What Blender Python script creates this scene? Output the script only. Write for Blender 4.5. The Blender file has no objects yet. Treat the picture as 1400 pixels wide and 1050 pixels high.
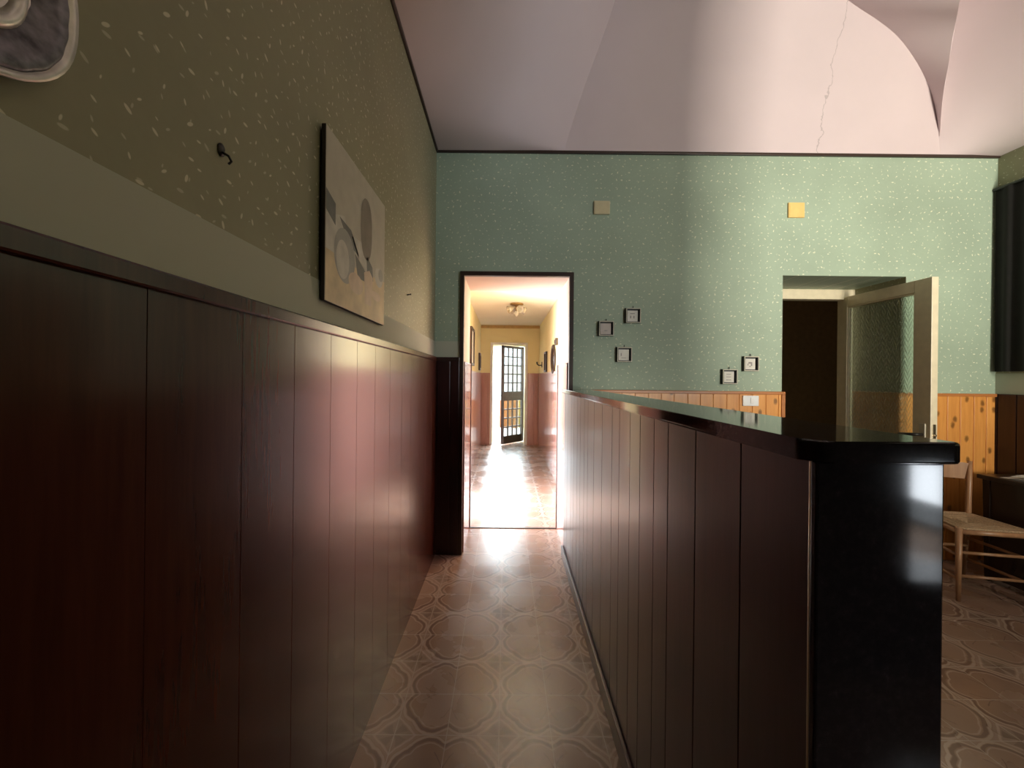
import bpy, bmesh, math, random
from mathutils import Vector, Matrix

random.seed(7)
S = bpy.context.scene
COL = S.collection
R = math.radians

# ------------------------------------------------------------------ camera
F = 550.0                     # focal length in pixels of a 1400 px wide frame
VPX, VPY, H, ROLL = 691.0, 517.0, 1.30, R(0.6)
cam = bpy.data.cameras.new('camera')
cam.sensor_width = 36.0
cam.lens = F / 1400 * 36
cam.shift_x = (700 - VPX) / 1400
cam.shift_y = -(525 - VPY) / 1400
cam.clip_start = 0.05
camo = bpy.data.objects.new('camera', cam)
COL.objects.link(camo)
camo.matrix_world = Matrix.Translation((0, 0, H)) @ Matrix.Rotation(R(90), 4, 'X') @ Matrix.Rotation(ROLL, 4, 'Z')
S.camera = camo

# ------------------------------------------------------------------ sky, daylight and an added corridor fill
world = bpy.data.worlds.new('sky')
S.world = world
world.use_nodes = True
bg = world.node_tree.nodes['Background']
bg.inputs[0].default_value = (0.86, 0.94, 1.0, 1)
bg.inputs[1].default_value = 4.0


def area(name, loc, rot, sx, sy, power, col, spread=180):
    l = bpy.data.lights.new(name, 'AREA')
    l.shape = 'RECTANGLE'
    l.size, l.size_y = sx, sy
    l.energy = power
    l.color = col
    l.spread = R(spread)
    o = bpy.data.objects.new(name, l)
    o.location = loc
    o.rotation_euler = rot
    COL.objects.link(o)
    return o


# daylight through the window door in the right wall, behind the photographer
area('side_window_daylight', (3.72, -2.4, 1.35), (R(90), 0, R(90)), 0.95, 2.2, 210, (0.86, 0.93, 1.0))
# daylight through the tall street door, behind the photographer and to the right
area('street_door_daylight', (3.02, -4.25, 1.30), (R(90), 0, 0), 0.62, 2.2, 570, (1.0, 0.93, 0.78))
# daylight through the door at the end of the corridor
area('corridor_door_daylight', (0.06, 9.0, 2.75), (R(-45), 0, 0), 1.0, 1.2, 450, (0.80, 0.93, 1.0))
# low sun shining in through the corridor's end door
sun = bpy.data.lights.new('low_sun', 'SUN')
sun.energy = 6.5
sun.angle = R(16.0)
sun.color = (0.80, 0.94, 1.0)
suno = bpy.data.objects.new('low_sun', sun)
suno.rotation_euler = (R(-70), 0, R(1.5))
COL.objects.link(suno)
# fill lamp added in an unseen left opening to brighten the near corridor
area('corridor_side_fill', (-0.50, 4.15, 1.02), (R(90), 0, R(-90)), 0.85, 2.0, 135, (0.97, 0.96, 0.98), 125)

S.view_settings.view_transform = 'Standard'
S.view_settings.look = 'None'
S.view_settings.gamma = 1.0
S.view_settings.exposure = 0.0
try:
    S.view_settings.use_curve_mapping = False
except Exception:
    pass


# ------------------------------------------------------------------ helpers: materials
class NT:
    def __init__(self, name):
        self.m = bpy.data.materials.new(name)
        self.m.use_nodes = True
        self.t = self.m.node_tree
        self.p = self.t.nodes['Principled BSDF']

    def n(self, kind, **kw):
        nd = self.t.nodes.new(kind)
        for k, v in kw.items():
            setattr(nd, k, v)
        return nd

    def link(self, a, b):
        self.t.links.new(a, b)

    def val(self, sock, v):
        if hasattr(v, 'is_linked') or isinstance(v, bpy.types.NodeSocket):
            self.link(v, sock)
        else:
            sock.default_value = v

    def math(self, op, a, b=None, c=None, clamp=False):
        nd = self.n('ShaderNodeMath', operation=op, use_clamp=clamp)
        self.val(nd.inputs[0], a)
        if b is not None:
            self.val(nd.inputs[1], b)
        if c is not None:
            self.val(nd.inputs[2], c)
        return nd.outputs[0]

    def ramp(self, fac, stops, interp='LINEAR'):
        nd = self.n('ShaderNodeValToRGB')
        nd.color_ramp.interpolation = interp
        el = nd.color_ramp.elements
        while len(el) < len(stops):
            el.new(0.5)
        for e, (p, c) in zip(el, stops):
            e.position = p
            e.color = (c[0], c[1], c[2], 1) if len(c) == 3 else c
        self.link(fac, nd.inputs[0])
        return nd.outputs[0]

    def mix(self, fac, a, b, mode='MIX'):
        nd = self.n('ShaderNodeMix', data_type='RGBA', blend_type=mode)
        self.val(nd.inputs[0], fac)
        for s, v in ((nd.inputs[6], a), (nd.inputs[7], b)):
            if isinstance(v, tuple):
                s.default_value = (v[0], v[1], v[2], 1)
            else:
                self.link(v, s)
        return nd.outputs[2]

    def coord(self):
        return self.n('ShaderNodeTexCoord').outputs['Object']

    def geo(self):
        return self.n('ShaderNodeNewGeometry').outputs['Position']

    def mapping(self, v, scale=(1, 1, 1), rot=(0, 0, 0), loc=(0, 0, 0)):
        nd = self.n('ShaderNodeMapping')
        nd.inputs['Scale'].default_value = scale
        nd.inputs['Rotation'].default_value = rot
        nd.inputs['Location'].default_value = loc
        self.link(v, nd.inputs[0])
        return nd.outputs[0]

    def noise(self, v, scale=5, detail=3, rough=0.5, out='Fac'):
        nd = self.n('ShaderNodeTexNoise')
        nd.inputs['Scale'].default_value = scale
        nd.inputs['Detail'].default_value = detail
        nd.inputs['Roughness'].default_value = rough
        self.link(v, nd.inputs['Vector'])
        return nd.outputs[out]

    def bump(self, h, strength=0.2, dist=0.01):
        nd = self.n('ShaderNodeBump')
        nd.inputs['Strength'].default_value = strength
        nd.inputs['Distance'].default_value = dist
        self.link(h, nd.inputs['Height'])
        self.link(nd.outputs[0], self.p.inputs['Normal'])

    def set(self, **kw):
        names = dict(col='Base Color', rough='Roughness', metal='Metallic', spec='Specular IOR Level',
                     trans='Transmission Weight', ior='IOR', coat='Coat Weight', coatr='Coat Roughness',
                     sheen='Sheen Weight', alpha='Alpha')
        for k, v in kw.items():
            s = self.p.inputs[names[k]]
            if isinstance(v, bpy.types.NodeSocket):
                self.link(v, s)
            elif isinstance(v, tuple):
                s.default_value = (v[0], v[1], v[2], 1)
            else:
                s.default_value = v
        return self


def plain(name, col, rough=0.5, metal=0.0, var=0.12, scale=20, **kw):
    t = NT(name)
    f = t.noise(t.geo(), scale, 3)
    c = t.ramp(f, [(0.3, tuple(x * (1 - var) for x in col)), (0.7, tuple(min(1, x * (1 + var)) for x in col))])
    t.set(col=c, rough=rough, metal=metal, **kw)
    return t.m


def wallpaper(name, axes, base, fleck, dens=17.0):
    """green wallpaper with small cream flecks turned every way"""
    t = NT(name)
    sep = t.n('ShaderNodeSeparateXYZ')
    t.link(t.geo(), sep.inputs[0])
    cmb = t.n('ShaderNodeCombineXYZ')
    t.link(sep.outputs['XYZ'.index(axes[0])], cmb.inputs[0])
    t.link(sep.outputs['XYZ'.index(axes[1])], cmb.inputs[1])
    uv = cmb.outputs[0]
    masks = []
    for scale, off, size in ((dens, 0.0, 0.150), (dens * 0.9, 7.3, 0.13)):
        v = t.mapping(uv, (scale, scale, 1), loc=(off, off * 0.7, 0))
        vo = t.n('ShaderNodeTexVoronoi', voronoi_dimensions='2D', feature='F1')
        vo.inputs['Scale'].default_value = 1.0
        vo.inputs['Randomness'].default_value = 0.75
        t.link(v, vo.inputs['Vector'])
        sub = t.n('ShaderNodeVectorMath', operation='SUBTRACT')
        t.link(v, sub.inputs[0])
        t.link(vo.outputs['Position'], sub.inputs[1])
        sc = t.n('ShaderNodeSeparateColor')
        t.link(vo.outputs['Color'], sc.inputs[0])
        ang = t.math('MULTIPLY', t.math('FLOOR', t.math('MULTIPLY', sc.outputs[0], 5.99)), R(36))
        rot = t.n('ShaderNodeVectorRotate', rotation_type='Z_AXIS')
        t.link(sub.outputs[0], rot.inputs['Vector'])
        t.link(ang, rot.inputs['Angle'])
        s2 = t.n('ShaderNodeSeparateXYZ')
        t.link(rot.outputs[0], s2.inputs[0])
        ex = t.math('MULTIPLY', s2.outputs[0], 1.0)
        ey = t.math('MULTIPLY', s2.outputs[1], 2.4)
        r = t.math('SQRT', t.math('ADD', t.math('MULTIPLY', ex, ex), t.math('MULTIPLY', ey, ey)))
        sz = t.math('MULTIPLY', t.math('ADD', t.math('MULTIPLY', sc.outputs[1], 0.7), 0.55), size)
        d = t.math('SUBTRACT', sz, r)
        masks.append(t.math('MULTIPLY', d, 22, clamp=True))
    m = t.math('MAXIMUM', masks[0], t.math('MULTIPLY', masks[1], 0.55))
    big = t.noise(uv, 2.2, 4)
    fine = t.noise(uv, 55, 3)
    c0 = t.ramp(big, [(0.3, tuple(x * 0.9 for x in base)), (0.7, tuple(x * 1.1 for x in base))])
    c1 = t.mix(t.math('MULTIPLY', fine, 0.35), c0, tuple(x * 0.78 for x in base))
    c2 = t.mix(t.math('MULTIPLY', m, 0.85), c1, fleck)
    t.set(col=c2, rough=0.55, spec=0.35)
    t.bump(m, 0.15, 0.002)
    return t.m


def wood(name, dark, light, rough=0.25, axis='Z', scale=1.0, knots=False, coat=0.0, spec=0.5):
    t = NT(name)
    st = {'Z': (14, 14, 1.0), 'X': (1.0, 14, 14), 'Y': (14, 1.0, 14)}[axis]
    v = t.mapping(t.geo(), tuple(s * scale for s in st))
    g = t.noise(v, 2.2, 6, 0.62)
    g2 = t.noise(t.mapping(t.geo(), tuple(s * scale * 4 for s in st)), 2.5, 3)
    fac = t.math('ADD', t.math('MULTIPLY', g, 0.75), t.math('MULTIPLY', g2, 0.25))
    c = t.ramp(fac, [(0.32, dark), (0.68, light)])
    if knots:
        sp = t.n('ShaderNodeSeparateXYZ')
        t.link(t.geo(), sp.inputs[0])
        cb = t.n('ShaderNodeCombineXYZ')
        t.link(t.math('MULTIPLY', t.math('ADD', sp.outputs[0], sp.outputs[1]), 10.5), cb.inputs[0])
        t.link(t.math('MULTIPLY', sp.outputs[2], 7.0), cb.inputs[1])
        vo = t.n('ShaderNodeTexVoronoi', feature='F1', voronoi_dimensions='2D')
        vo.inputs['Scale'].default_value = 1.0
        t.link(cb.outputs[0], vo.inputs['Vector'])
        dn = t.math('ADD', vo.outputs['Distance'], t.math('MULTIPLY', t.noise(t.geo(), 45, 2), 0.14))
        k = t.ramp(dn, [(0.15, (1, 1, 1)), (0.27, (0, 0, 0))])
        sc = t.n('ShaderNodeSeparateColor')
        t.link(vo.outputs['Color'], sc.inputs[0])
        kk = t.math('MULTIPLY', k, t.math('GREATER_THAN', sc.outputs[0], 0.25))
        c = t.mix(t.math('MULTIPLY', kk, 0.85), c, tuple(x * 0.28 for x in dark))
    t.set(col=c, rough=rough, coat=coat, coatr=0.08, spec=spec)
    t.bump(fac, 0.06, 0.004)
    return t.m


def tile_floor():
    """majolica tiles: lobed medallions over four tiles, small flower diamonds between"""
    t = NT('majolica_tile')
    sep = t.n('ShaderNodeSeparateXYZ')
    t.link(t.geo(), sep.inputs[0])
    T = 0.19
    nz = t.noise(t.geo(), 18, 2, out='Color')
    nsep = t.n('ShaderNodeSeparateColor')
    t.link(nz, nsep.inputs[0])

    def wrap(sock, off, per):
        a = t.math('SUBTRACT', sock, off)
        f = t.math('FRACT', t.math('ADD', t.math('DIVIDE', a, per), 0.5))
        return t.math('SUBTRACT', f, 0.5)
    gx = t.math('ABSOLUTE', wrap(sep.outputs[0], -0.01, T))
    gy = t.math('ABSOLUTE', wrap(sep.outputs[1], 1.462, T))
    grout = t.math('LESS_THAN', t.math('MINIMUM', gx, gy), 0.009)
    # one pattern cell is two tiles wide; u, v run -1..1 from the medallion's centre
    wob = t.math('MULTIPLY', t.math('SUBTRACT', nsep.outputs[0], 0.5), 0.10)
    wob2 = t.math('MULTIPLY', t.math('SUBTRACT', nsep.outputs[1], 0.5), 0.10)
    u0 = t.math('MULTIPLY', wrap(sep.outputs[0], 0.18, 2 * T), 2)
    v0 = t.math('MULTIPLY', wrap(sep.outputs[1], 1.652, 2 * T), 2)
    u = t.math('ADD', u0, wob)
    v = t.math('ADD', v0, wob2)
    au, av = t.math('ABSOLUTE', u), t.math('ABSOLUTE', v)
    th = t.math('ARCTAN2', v, u)
    r = t.math('SQRT', t.math('ADD', t.math('MULTIPLY', u, u), t.math('MULTIPLY', v, v)))
    lobe = t.math('MULTIPLY', t.math('COSINE', t.math('MULTIPLY', th, 4)), -0.03)
    lobe8 = t.math('MULTIPLY', t.math('ABSOLUTE', t.math('SINE', t.math('MULTIPLY', th, 4))), 0.07)
    rm = t.math('SUBTRACT', t.math('SUBTRACT', r, lobe), lobe8)       # medallion radius field

    def band(f, c, w, soft=60):
        return t.math('MULTIPLY', t.math('SUBTRACT', w, t.math('ABSOLUTE', t.math('SUBTRACT', f, c))), soft, clamp=True)
    dent = t.math('MULTIPLY', t.math('POWER', t.math('ABSOLUTE', t.math('COSINE', t.math('MULTIPLY', th, 2))), 16), 0.09)
    rm = t.math('ADD', rm, dent)
    ring_light = band(rm, 0.97, 0.035)
    ring_dark = band(rm, 0.90, 0.040)
    ring_thin = band(rm, 0.83, 0.022)
    outside = t.math('MULTIPLY', t.math('SUBTRACT', rm, 1.0), 40, clamp=True)
    # flower diamonds on the cell corners
    dd = t.math('ADD', t.math('SUBTRACT', 1.0, au), t.math('SUBTRACT', 1.0, av))
    dia_edge = band(dd, 0.40, 0.035)
    dia_in = t.math('MULTIPLY', t.math('SUBTRACT', 0.36, dd), 30, clamp=True)
    petal = t.math('MULTIPLY', t.math('SUBTRACT', t.math('COSINE', t.math('MULTIPLY', t.math('ARCTAN2', t.math('SUBTRACT', 1.0, av), t.math('SUBTRACT', 1.0, au)), 4)), 0.1), 3, clamp=True)
    curl = band(t.math('ADD', rm, t.math('MULTIPLY', t.math('COSINE', t.math('MULTIPLY', th, 8)), 0.10)), 0.56, 0.03)
    inner = t.math('MULTIPLY', curl, t.math('GREATER_THAN', t.math('COSINE', t.math('MULTIPLY', th, 4)), 0.45))
    wear = t.noise(t.geo(), 3.2, 4)
    base = t.ramp(wear, [(0.3, (0.26, 0.165, 0.12)), (0.7, (0.33, 0.22, 0.165))])
    c = t.mix(t.math('MULTIPLY', outside, 0.5), base, (0.36, 0.27, 0.225))
    c = t.mix(t.math('MULTIPLY', dia_in, 0.8), c, (0.19, 0.13, 0.10))
    c = t.mix(t.math('MULTIPLY', t.math('MULTIPLY', dia_in, petal), 0.5), c, (0.36, 0.27, 0.22))
    c = t.mix(t.math('MULTIPLY', ring_light, 0.8), c, (0.46, 0.36, 0.30))
    c = t.mix(t.math('MULTIPLY', ring_dark, 0.7), c, (0.14, 0.085, 0.065))
    c = t.mix(t.math('MULTIPLY', ring_thin, 0.8), c, (0.44, 0.34, 0.29))
    c = t.mix(t.math('MULTIPLY', dia_edge, 0.7), c, (0.48, 0.37, 0.31))
    c = t.mix(t.math('MULTIPLY', inner, 0.6), c, (0.12, 0.07, 0.05))
    c = t.mix(t.math('MULTIPLY', grout, 0.85), c, (0.46, 0.39, 0.34))
    t.set(col=c, rough=t.ramp(wear, [(0.3, (0.20,) * 3), (0.7, (0.34,) * 3)]), spec=0.5)
    h = t.math('SUBTRACT', t.math('MULTIPLY', nsep.outputs[2], 0.3), grout)
    t.bump(h, 0.25, 0.002)
    return t.m


def granite():
    t = NT('dark_granite')
    v = t.geo()
    n1 = t.noise(v, 90, 4, 0.7)
    n2 = t.noise(v, 9, 3)
    c = t.ramp(n1, [(0.42, (0.026, 0.023, 0.025)), (0.62, (0.036, 0.031, 0.034)), (0.78, (0.06, 0.052, 0.056))])
    c = t.mix(t.math('MULTIPLY', n2, 0.3), c, (0.016, 0.010, 0.012))
    t.set(col=c, rough=0.07, spec=0.25)
    return t.m


def plaster(name, base, crack=False, rough=0.85):
    t = NT(name)
    n1 = t.noise(t.geo(), 1.6, 5)
    n2 = t.noise(t.geo(), 40, 3)
    c = t.ramp(n1, [(0.3, tuple(x * 0.93 for x in base)), (0.7, base)])
    if crack:
        sep = t.n('ShaderNodeSeparateXYZ')
        t.link(t.geo(), sep.inputs[0])
        w = t.noise(t.geo(), 5, 5, 0.6)
        # a hairline running up and a little to the right
        line = t.math('SUBTRACT', sep.outputs[0], t.math('ADD', t.math('MULTIPLY', t.math('SUBTRACT', sep.outputs[2], 3.05), 0.10),
                                                       t.math('ADD', 2.20, t.math('MULTIPLY', w, 0.16))))
        m = t.math('MULTIPLY', t.math('SUBTRACT', 0.004, t.math('ABSOLUTE', line)), 500, clamp=True)
        m = t.math('MULTIPLY', m, t.math('GREATER_THAN', sep.outputs[1], 2.2))
        c = t.mix(t.math('MULTIPLY', m, 0.5), c, tuple(x * 0.45 for x in base))
    t.set(col=c, rough=rough, spec=0.2)
    t.bump(n2, 0.08, 0.003)
    return t.m


def pattern_glass():
    t = NT('pattern_glass')
    sep = t.n('ShaderNodeSeparateXYZ')
    t.link(t.geo(), sep.inputs[0])
    P = 0.045
    zz = t.math('DIVIDE', sep.outputs[2], P)
    yy = t.math('DIVIDE', sep.outputs[1], P)
    tri = t.math('ABSOLUTE', t.math('SUBTRACT', t.math('FRACT', yy), 0.5))
    h = t.math('SINE', t.math('MULTIPLY', t.math('ADD', zz, t.math('MULTIPLY', tri, 2.0)), 2 * math.pi * 1.0))
    n = t.noise(t.geo(), 60, 2)
    hh = t.math('ADD', h, t.math('MULTIPLY', n, 0.6))
    t.set(col=(0.80, 0.88, 0.82), rough=0.10, trans=1.0, ior=1.3)
    t.bump(hh, 0.35, 0.004)
    tr = t.n('ShaderNodeBsdfTransparent')
    tr.inputs[0].default_value = (0.80, 0.88, 0.82, 1)
    mx = t.n('ShaderNodeMixShader')
    mx.inputs[0].default_value = 0.3
    t.link(t.p.outputs[0], mx.inputs[1])
    t.link(tr.outputs[0], mx.inputs[2])
    t.link(mx.outputs[0], t.t.nodes['Material Output'].inputs[0])
    return t.m


def clear_glass():
    """thin pane: lets light straight through, mirrors a little of it"""
    t = NT('clear_glass')
    tr = t.n('ShaderNodeBsdfTransparent')
    tr.inputs[0].default_value = (0.93, 0.97, 0.98, 1)
    gl = t.n('ShaderNodeBsdfGlossy')
    gl.inputs['Roughness'].default_value = 0.03
    lw = t.n('ShaderNodeLayerWeight')
    lw.inputs[0].default_value = 0.25
    mx = t.n('ShaderNodeMixShader')
    t.link(t.math('MULTIPLY', lw.outputs['Fresnel'], 0.6), mx.inputs[0])
    t.link(tr.outputs[0], mx.inputs[1])
    t.link(gl.outputs[0], mx.inputs[2])
    t.link(mx.outputs[0], t.t.nodes['Material Output'].inputs[0])
    return t.m


M = {}
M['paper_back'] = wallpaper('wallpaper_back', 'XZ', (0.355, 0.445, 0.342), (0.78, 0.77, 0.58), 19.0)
M['paper_side_bounce'] = wallpaper('wallpaper_side_bounce', 'YZ', (0.31, 0.30, 0.19), (0.70, 0.66, 0.50), 22.0)  # same green paper; khaki base imitates warm light bounced off floor and counter
M['band'] = plaster('bare_plaster_band', (0.50, 0.52, 0.42))
M['ceiling'] = plaster('ceiling_plaster', (0.66, 0.555, 0.57), crack=True)
M['reveal'] = plaster('reveal_plaster', (0.62, 0.50, 0.43))
M['yellow'] = plaster('yellow_plaster', (0.90, 0.78, 0.46))
M['cream_ceiling'] = plaster('cream_ceiling', (0.90, 0.84, 0.70))
M['mahogany'] = wood('mahogany_panel', (0.042, 0.011, 0.006), (0.078, 0.021, 0.011), 0.22, coat=0.08, spec=0.42)
M['mahogany_dark'] = wood('dark_mahogany', (0.020, 0.008, 0.008), (0.040, 0.014, 0.012), 0.30)
M['counter_wood'] = wood('counter_panel_wood', (0.034, 0.013, 0.017), (0.060, 0.023, 0.027), 0.31, coat=0.2)
M['corridor_wood'] = wood('corridor_panel_wood', (0.36, 0.17, 0.14), (0.50, 0.26, 0.22), 0.2, coat=0.5)
M['pine'] = wood('knotty_pine', (0.60, 0.235, 0.050), (0.80, 0.37, 0.095), 0.35, knots=True, coat=0.2)
M['pine_trim'] = wood('pine_rail', (0.38, 0.13, 0.035), (0.52, 0.20, 0.06), 0.35, axis='X')
M['trim_dark'] = plain('dark_brown_moulding', (0.035, 0.018, 0.012), 0.4)
M['floor'] = tile_floor()
M['granite'] = granite()
M['door_paint'] = plain('cream_door_paint', (0.74, 0.65, 0.47), 0.35, var=0.06)
M['pattern_glass'] = pattern_glass()
M['glass'] = clear_glass()
M['metal'] = plain('dull_brass', (0.45, 0.37, 0.24), 0.3, 1.0)
M['black_metal'] = plain('black_metal', (0.02, 0.018, 0.016), 0.35)
M['iron'] = plain('grey_iron', (0.22, 0.21, 0.25), 0.5)
M['white_paint'] = plain('white_paint', (0.85, 0.83, 0.82), 0.4, var=0.04)
M['white_plastic'] = plain('white_plastic', (0.86, 0.87, 0.88), 0.3, var=0.03)
M['cover_cream'] = plain('cream_cover', (0.60, 0.53, 0.33), 0.4, var=0.05)
M['cover_orange'] = plain('amber_cover', (0.86, 0.56, 0.20), 0.4, var=0.05)
M['dark_room'] = plain('dark_back_room', (0.50, 0.41, 0.29), 0.8)
M['curtain'] = plain('black_curtain_cloth', (0.012, 0.011, 0.010), 0.9)
M['table_wood'] = wood('dark_table_wood', (0.014, 0.007, 0.005), (0.028, 0.014, 0.010), 0.3, axis='X')
M['chair_wood'] = wood('chair_beech', (0.30, 0.15, 0.075), (0.42, 0.23, 0.12), 0.32)
M['rush'] = plain('woven_rush', (0.36, 0.24, 0.14), 0.8, var=0.35, scale=120)
M['paper'] = plain('newsprint', (0.62, 0.60, 0.57), 0.8, var=0.25, scale=60)
M['pewter'] = plain('pewter', (0.15, 0.14, 0.16), 0.4, 0.3, var=0.7, scale=60)
M['pewter_light'] = plain('pale_pewter', (0.60, 0.57, 0.52), 0.38, 0.5, var=0.2, scale=40)
M['plate_pic'] = plain('plate_picture', (0.34, 0.22, 0.20), 0.35, var=0.6, scale=45)
M['frame_black'] = plain('black_frame', (0.02, 0.018, 0.016), 0.4)
M['frame_silver'] = plain('cream_frame_lip', (0.62, 0.58, 0.46), 0.4, var=0.08)
M['mat_white'] = plain('print_paper', (0.78, 0.75, 0.68), 0.6, var=0.05)
M['mat_rose'] = plain('rose_print_paper', (0.58, 0.51, 0.46), 0.6, var=0.08)
M['ink'] = plain('grey_ink', (0.36, 0.33, 0.31), 0.7)
M['canvas_grey'] = plain('canvas_grey', (0.50, 0.48, 0.40), 0.6, var=0.06)
M['canvas_edge'] = plain('canvas_dark_edge', (0.03, 0.025, 0.02), 0.6)
M['paint_brown'] = plain('paint_umber', (0.22, 0.19, 0.15), 0.6)
M['paint_slate'] = plain('paint_slate', (0.15, 0.155, 0.145), 0.6)
M['paint_pale'] = plain('paint_pale_grey', (0.56, 0.55, 0.49), 0.6)
M['paint_mid'] = plain('paint_mid_grey', (0.36, 0.36, 0.33), 0.6)
M['paint_ochre'] = plain('paint_ochre', (0.66, 0.54, 0.34), 0.6, var=0.2, scale=12)
M['paint_peach'] = plain('paint_peach', (0.66, 0.53, 0.40), 0.6)
M['lamp_glass'] = plain('frosted_lamp_glass', (0.66, 0.58, 0.46), 0.25, var=0.1, trans=0.3)
M['orange_cloth'] = plain('orange_cloth', (0.26, 0.085, 0.02), 0.9, var=0.2)
M['yellow_cloth'] = plain('yellow_cloth', (0.30, 0.20, 0.015), 0.9, var=0.15)
M['pavement'] = plain('pale_pavement', (0.55, 0.53, 0.50), 0.9)
M['house_wall'] = plain('white_house_wall', (0.82, 0.82, 0.80), 0.9)
M['mirror'] = plain('mirror_face', (0.10, 0.07, 0.05), 0.1, 0.3)


# ------------------------------------------------------------------ helpers: meshes (world coordinates)
class MB:
    def __init__(self):
        self.bm = bmesh.new()
        self.mi = 0
        self.smooth = False

    def face(self, pts, smooth=None):
        vs = [self.bm.verts.new(p) for p in pts]
        f = self.bm.faces.new(vs)
        f.material_index = self.mi
        f.smooth = self.smooth if smooth is None else smooth
        return f

    def box(self, a, b, bev=0.0):
        x0, y0, z0 = (min(a[i], b[i]) for i in range(3))
        x1, y1, z1 = (max(a[i], b[i]) for i in range(3))
        v = [self.bm.verts.new(p) for p in ((x0, y0, z0), (x1, y0, z0), (x1, y1, z0), (x0, y1, z0),
                                             (x0, y0, z1), (x1, y0, z1), (x1, y1, z1), (x0, y1, z1))]
        fs = []
        for q in ((0, 3, 2, 1), (4, 5, 6, 7), (0, 1, 5, 4), (1, 2, 6, 5), (2, 3, 7, 6), (3, 0, 4, 7)):
            f = self.bm.faces.new([v[i] for i in q])
            f.material_index = self.mi
            fs.append(f)
        if bev > 0:
            es = list({e for f in fs for e in f.edges})
            bmesh.ops.bevel(self.bm, geom=es, offset=bev, segments=2, affect='EDGES', profile=0.5)
        return self

    def hexa(self, lo, hi, bev=0.0):
        """solid from a bottom quad and a top quad (same winding)"""
        v = [self.bm.verts.new(p) for p in list(lo) + list(hi)]
        fs = []
        n = len(lo)
        fs.append(self.bm.faces.new([v[i] for i in reversed(range(n))]))
        fs.append(self.bm.faces.new([v[n + i] for i in range(n)]))
        for i in range(n):
            j = (i + 1) % n
            fs.append(self.bm.faces.new([v[i], v[j], v[n + j], v[n + i]]))
        for f in fs:
            f.material_index = self.mi
        if bev > 0:
            es = list({e for f in fs for e in f.edges})
            bmesh.ops.bevel(self.bm, geom=es, offset=bev, segments=2, affect='EDGES', profile=0.5)
        return self

    def tube(self, pts, rads, seg=10, cap=True, closed=False):
        pts = [Vector(p) for p in pts]
        if not hasattr(rads, '__len__'):
            rads = [rads] * len(pts)
        n = len(pts)
        rings = []
        up = None
        for i, p in enumerate(pts):
            if closed:
                d = pts[(i + 1) % n] - pts[i - 1]
            else:
                d = pts[min(i + 1, n - 1)] - pts[max(i - 1, 0)]
            d.normalize()
            if up is None:
                up = Vector((0, 0, 1)) if abs(d.z) < 0.9 else Vector((0, 1, 0))
            a = d.cross(up)
            if a.length < 1e-5:
                a = d.cross(Vector((1, 0, 0)))
            a.normalize()
            b = a.cross(d)
            b.normalize()
            up = b
            rings.append([self.bm.verts.new(p + a * rads[i] * math.cos(2 * math.pi * k / seg) + b * rads[i] * math.sin(2 * math.pi * k / seg)) for k in range(seg)])
        m = n if closed else n - 1
        for i in range(m):
            r0, r1 = rings[i], rings[(i + 1) % n]
            for k in range(seg):
                f = self.bm.faces.new([r0[k], r0[(k + 1) % seg], r1[(k + 1) % seg], r1[k]])
                f.smooth = True
                f.material_index = self.mi
        if cap and not closed:
            for r, rev in ((rings[0], False), (rings[-1], True)):
                f = self.bm.faces.new(r if rev else list(reversed(r)))
                f.material_index = self.mi
        return self

    def lathe(self, centre, axis, prof, seg=24, shape=None):
        """prof: (radius, height along axis); shape(theta) scales the radius"""
        c = Vector(centre)
        ax = Vector(axis).normalized()
        a = ax.orthogonal().normalized()
        if abs(ax.x) > 0.9:
            a = Vector((0, 1, 0))
        b = ax.cross(a)
        rings = []
        for r, h in prof:
            ring = []
            for k in range(seg):
                th = 2 * math.pi * k / seg
                s = shape(th) if shape else 1.0
                ring.append(self.bm.verts.new(c + ax * h + (a * math.cos(th) + b * math.sin(th)) * max(r, 1e-4) * s))
            rings.append(ring)
        for i in range(len(rings) - 1):
            for k in range(seg):
                f = self.bm.faces.new([rings[i][k], rings[i][(k + 1) % seg], rings[i + 1][(k + 1) % seg], rings[i + 1][k]])
                f.smooth = True
                f.material_index = self.mi
        for r in (rings[0], rings[-1]):
            try:
                f = self.bm.faces.new(r)
                f.material_index = self.mi
            except ValueError:
                pass
        return self

    def grid(self, fn, nu, nv, smooth=True):
        vs = [[self.bm.verts.new(fn(i / nu, j / nv)) for j in range(nv + 1)] for i in range(nu + 1)]
        for i in range(nu):
            for j in range(nv):
                f = self.bm.faces.new([vs[i][j], vs[i + 1][j], vs[i + 1][j + 1], vs[i][j + 1]])
                f.smooth = smooth
                f.material_index = self.mi
        return self

    def make(self, name, mats, parent=None, loc=(0, 0, 0), fix=True):
        if fix:
            bmesh.ops.recalc_face_normals(self.bm, faces=list(self.bm.faces))
        me = bpy.data.meshes.new(name)
        base = Vector(loc)
        root = parent
        while root is not None:
            base = Vector(root.get('_base', (0, 0, 0)))
            if root.parent is None:
                break
            root = root.parent
        for v in self.bm.verts:
            v.co -= base
        self.bm.to_mesh(me)
        self.bm.free()
        for m in (mats if isinstance(mats, (list, tuple)) else [mats]):
            me.materials.append(m)
        o = bpy.data.objects.new(name, me)
        COL.objects.link(o)
        if parent is not None:
            o.parent = parent
        else:
            o.location = loc
            o['_base'] = tuple(loc)
        return o


def tag(o, label=None, cat=None, group=None, kind=None):
    if label:
        o['label'] = label
    if cat:
        o['category'] = cat
    if group:
        o['group'] = group
    if kind:
        o['kind'] = kind
    return o


def thing(name, label, cat, loc, group=None):
    o = bpy.data.objects.new(name, None)
    o.empty_display_size = 0.1
    o.location = loc
    o['_base'] = tuple(loc)
    COL.objects.link(o)
    return tag(o, label, cat, group)


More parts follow.
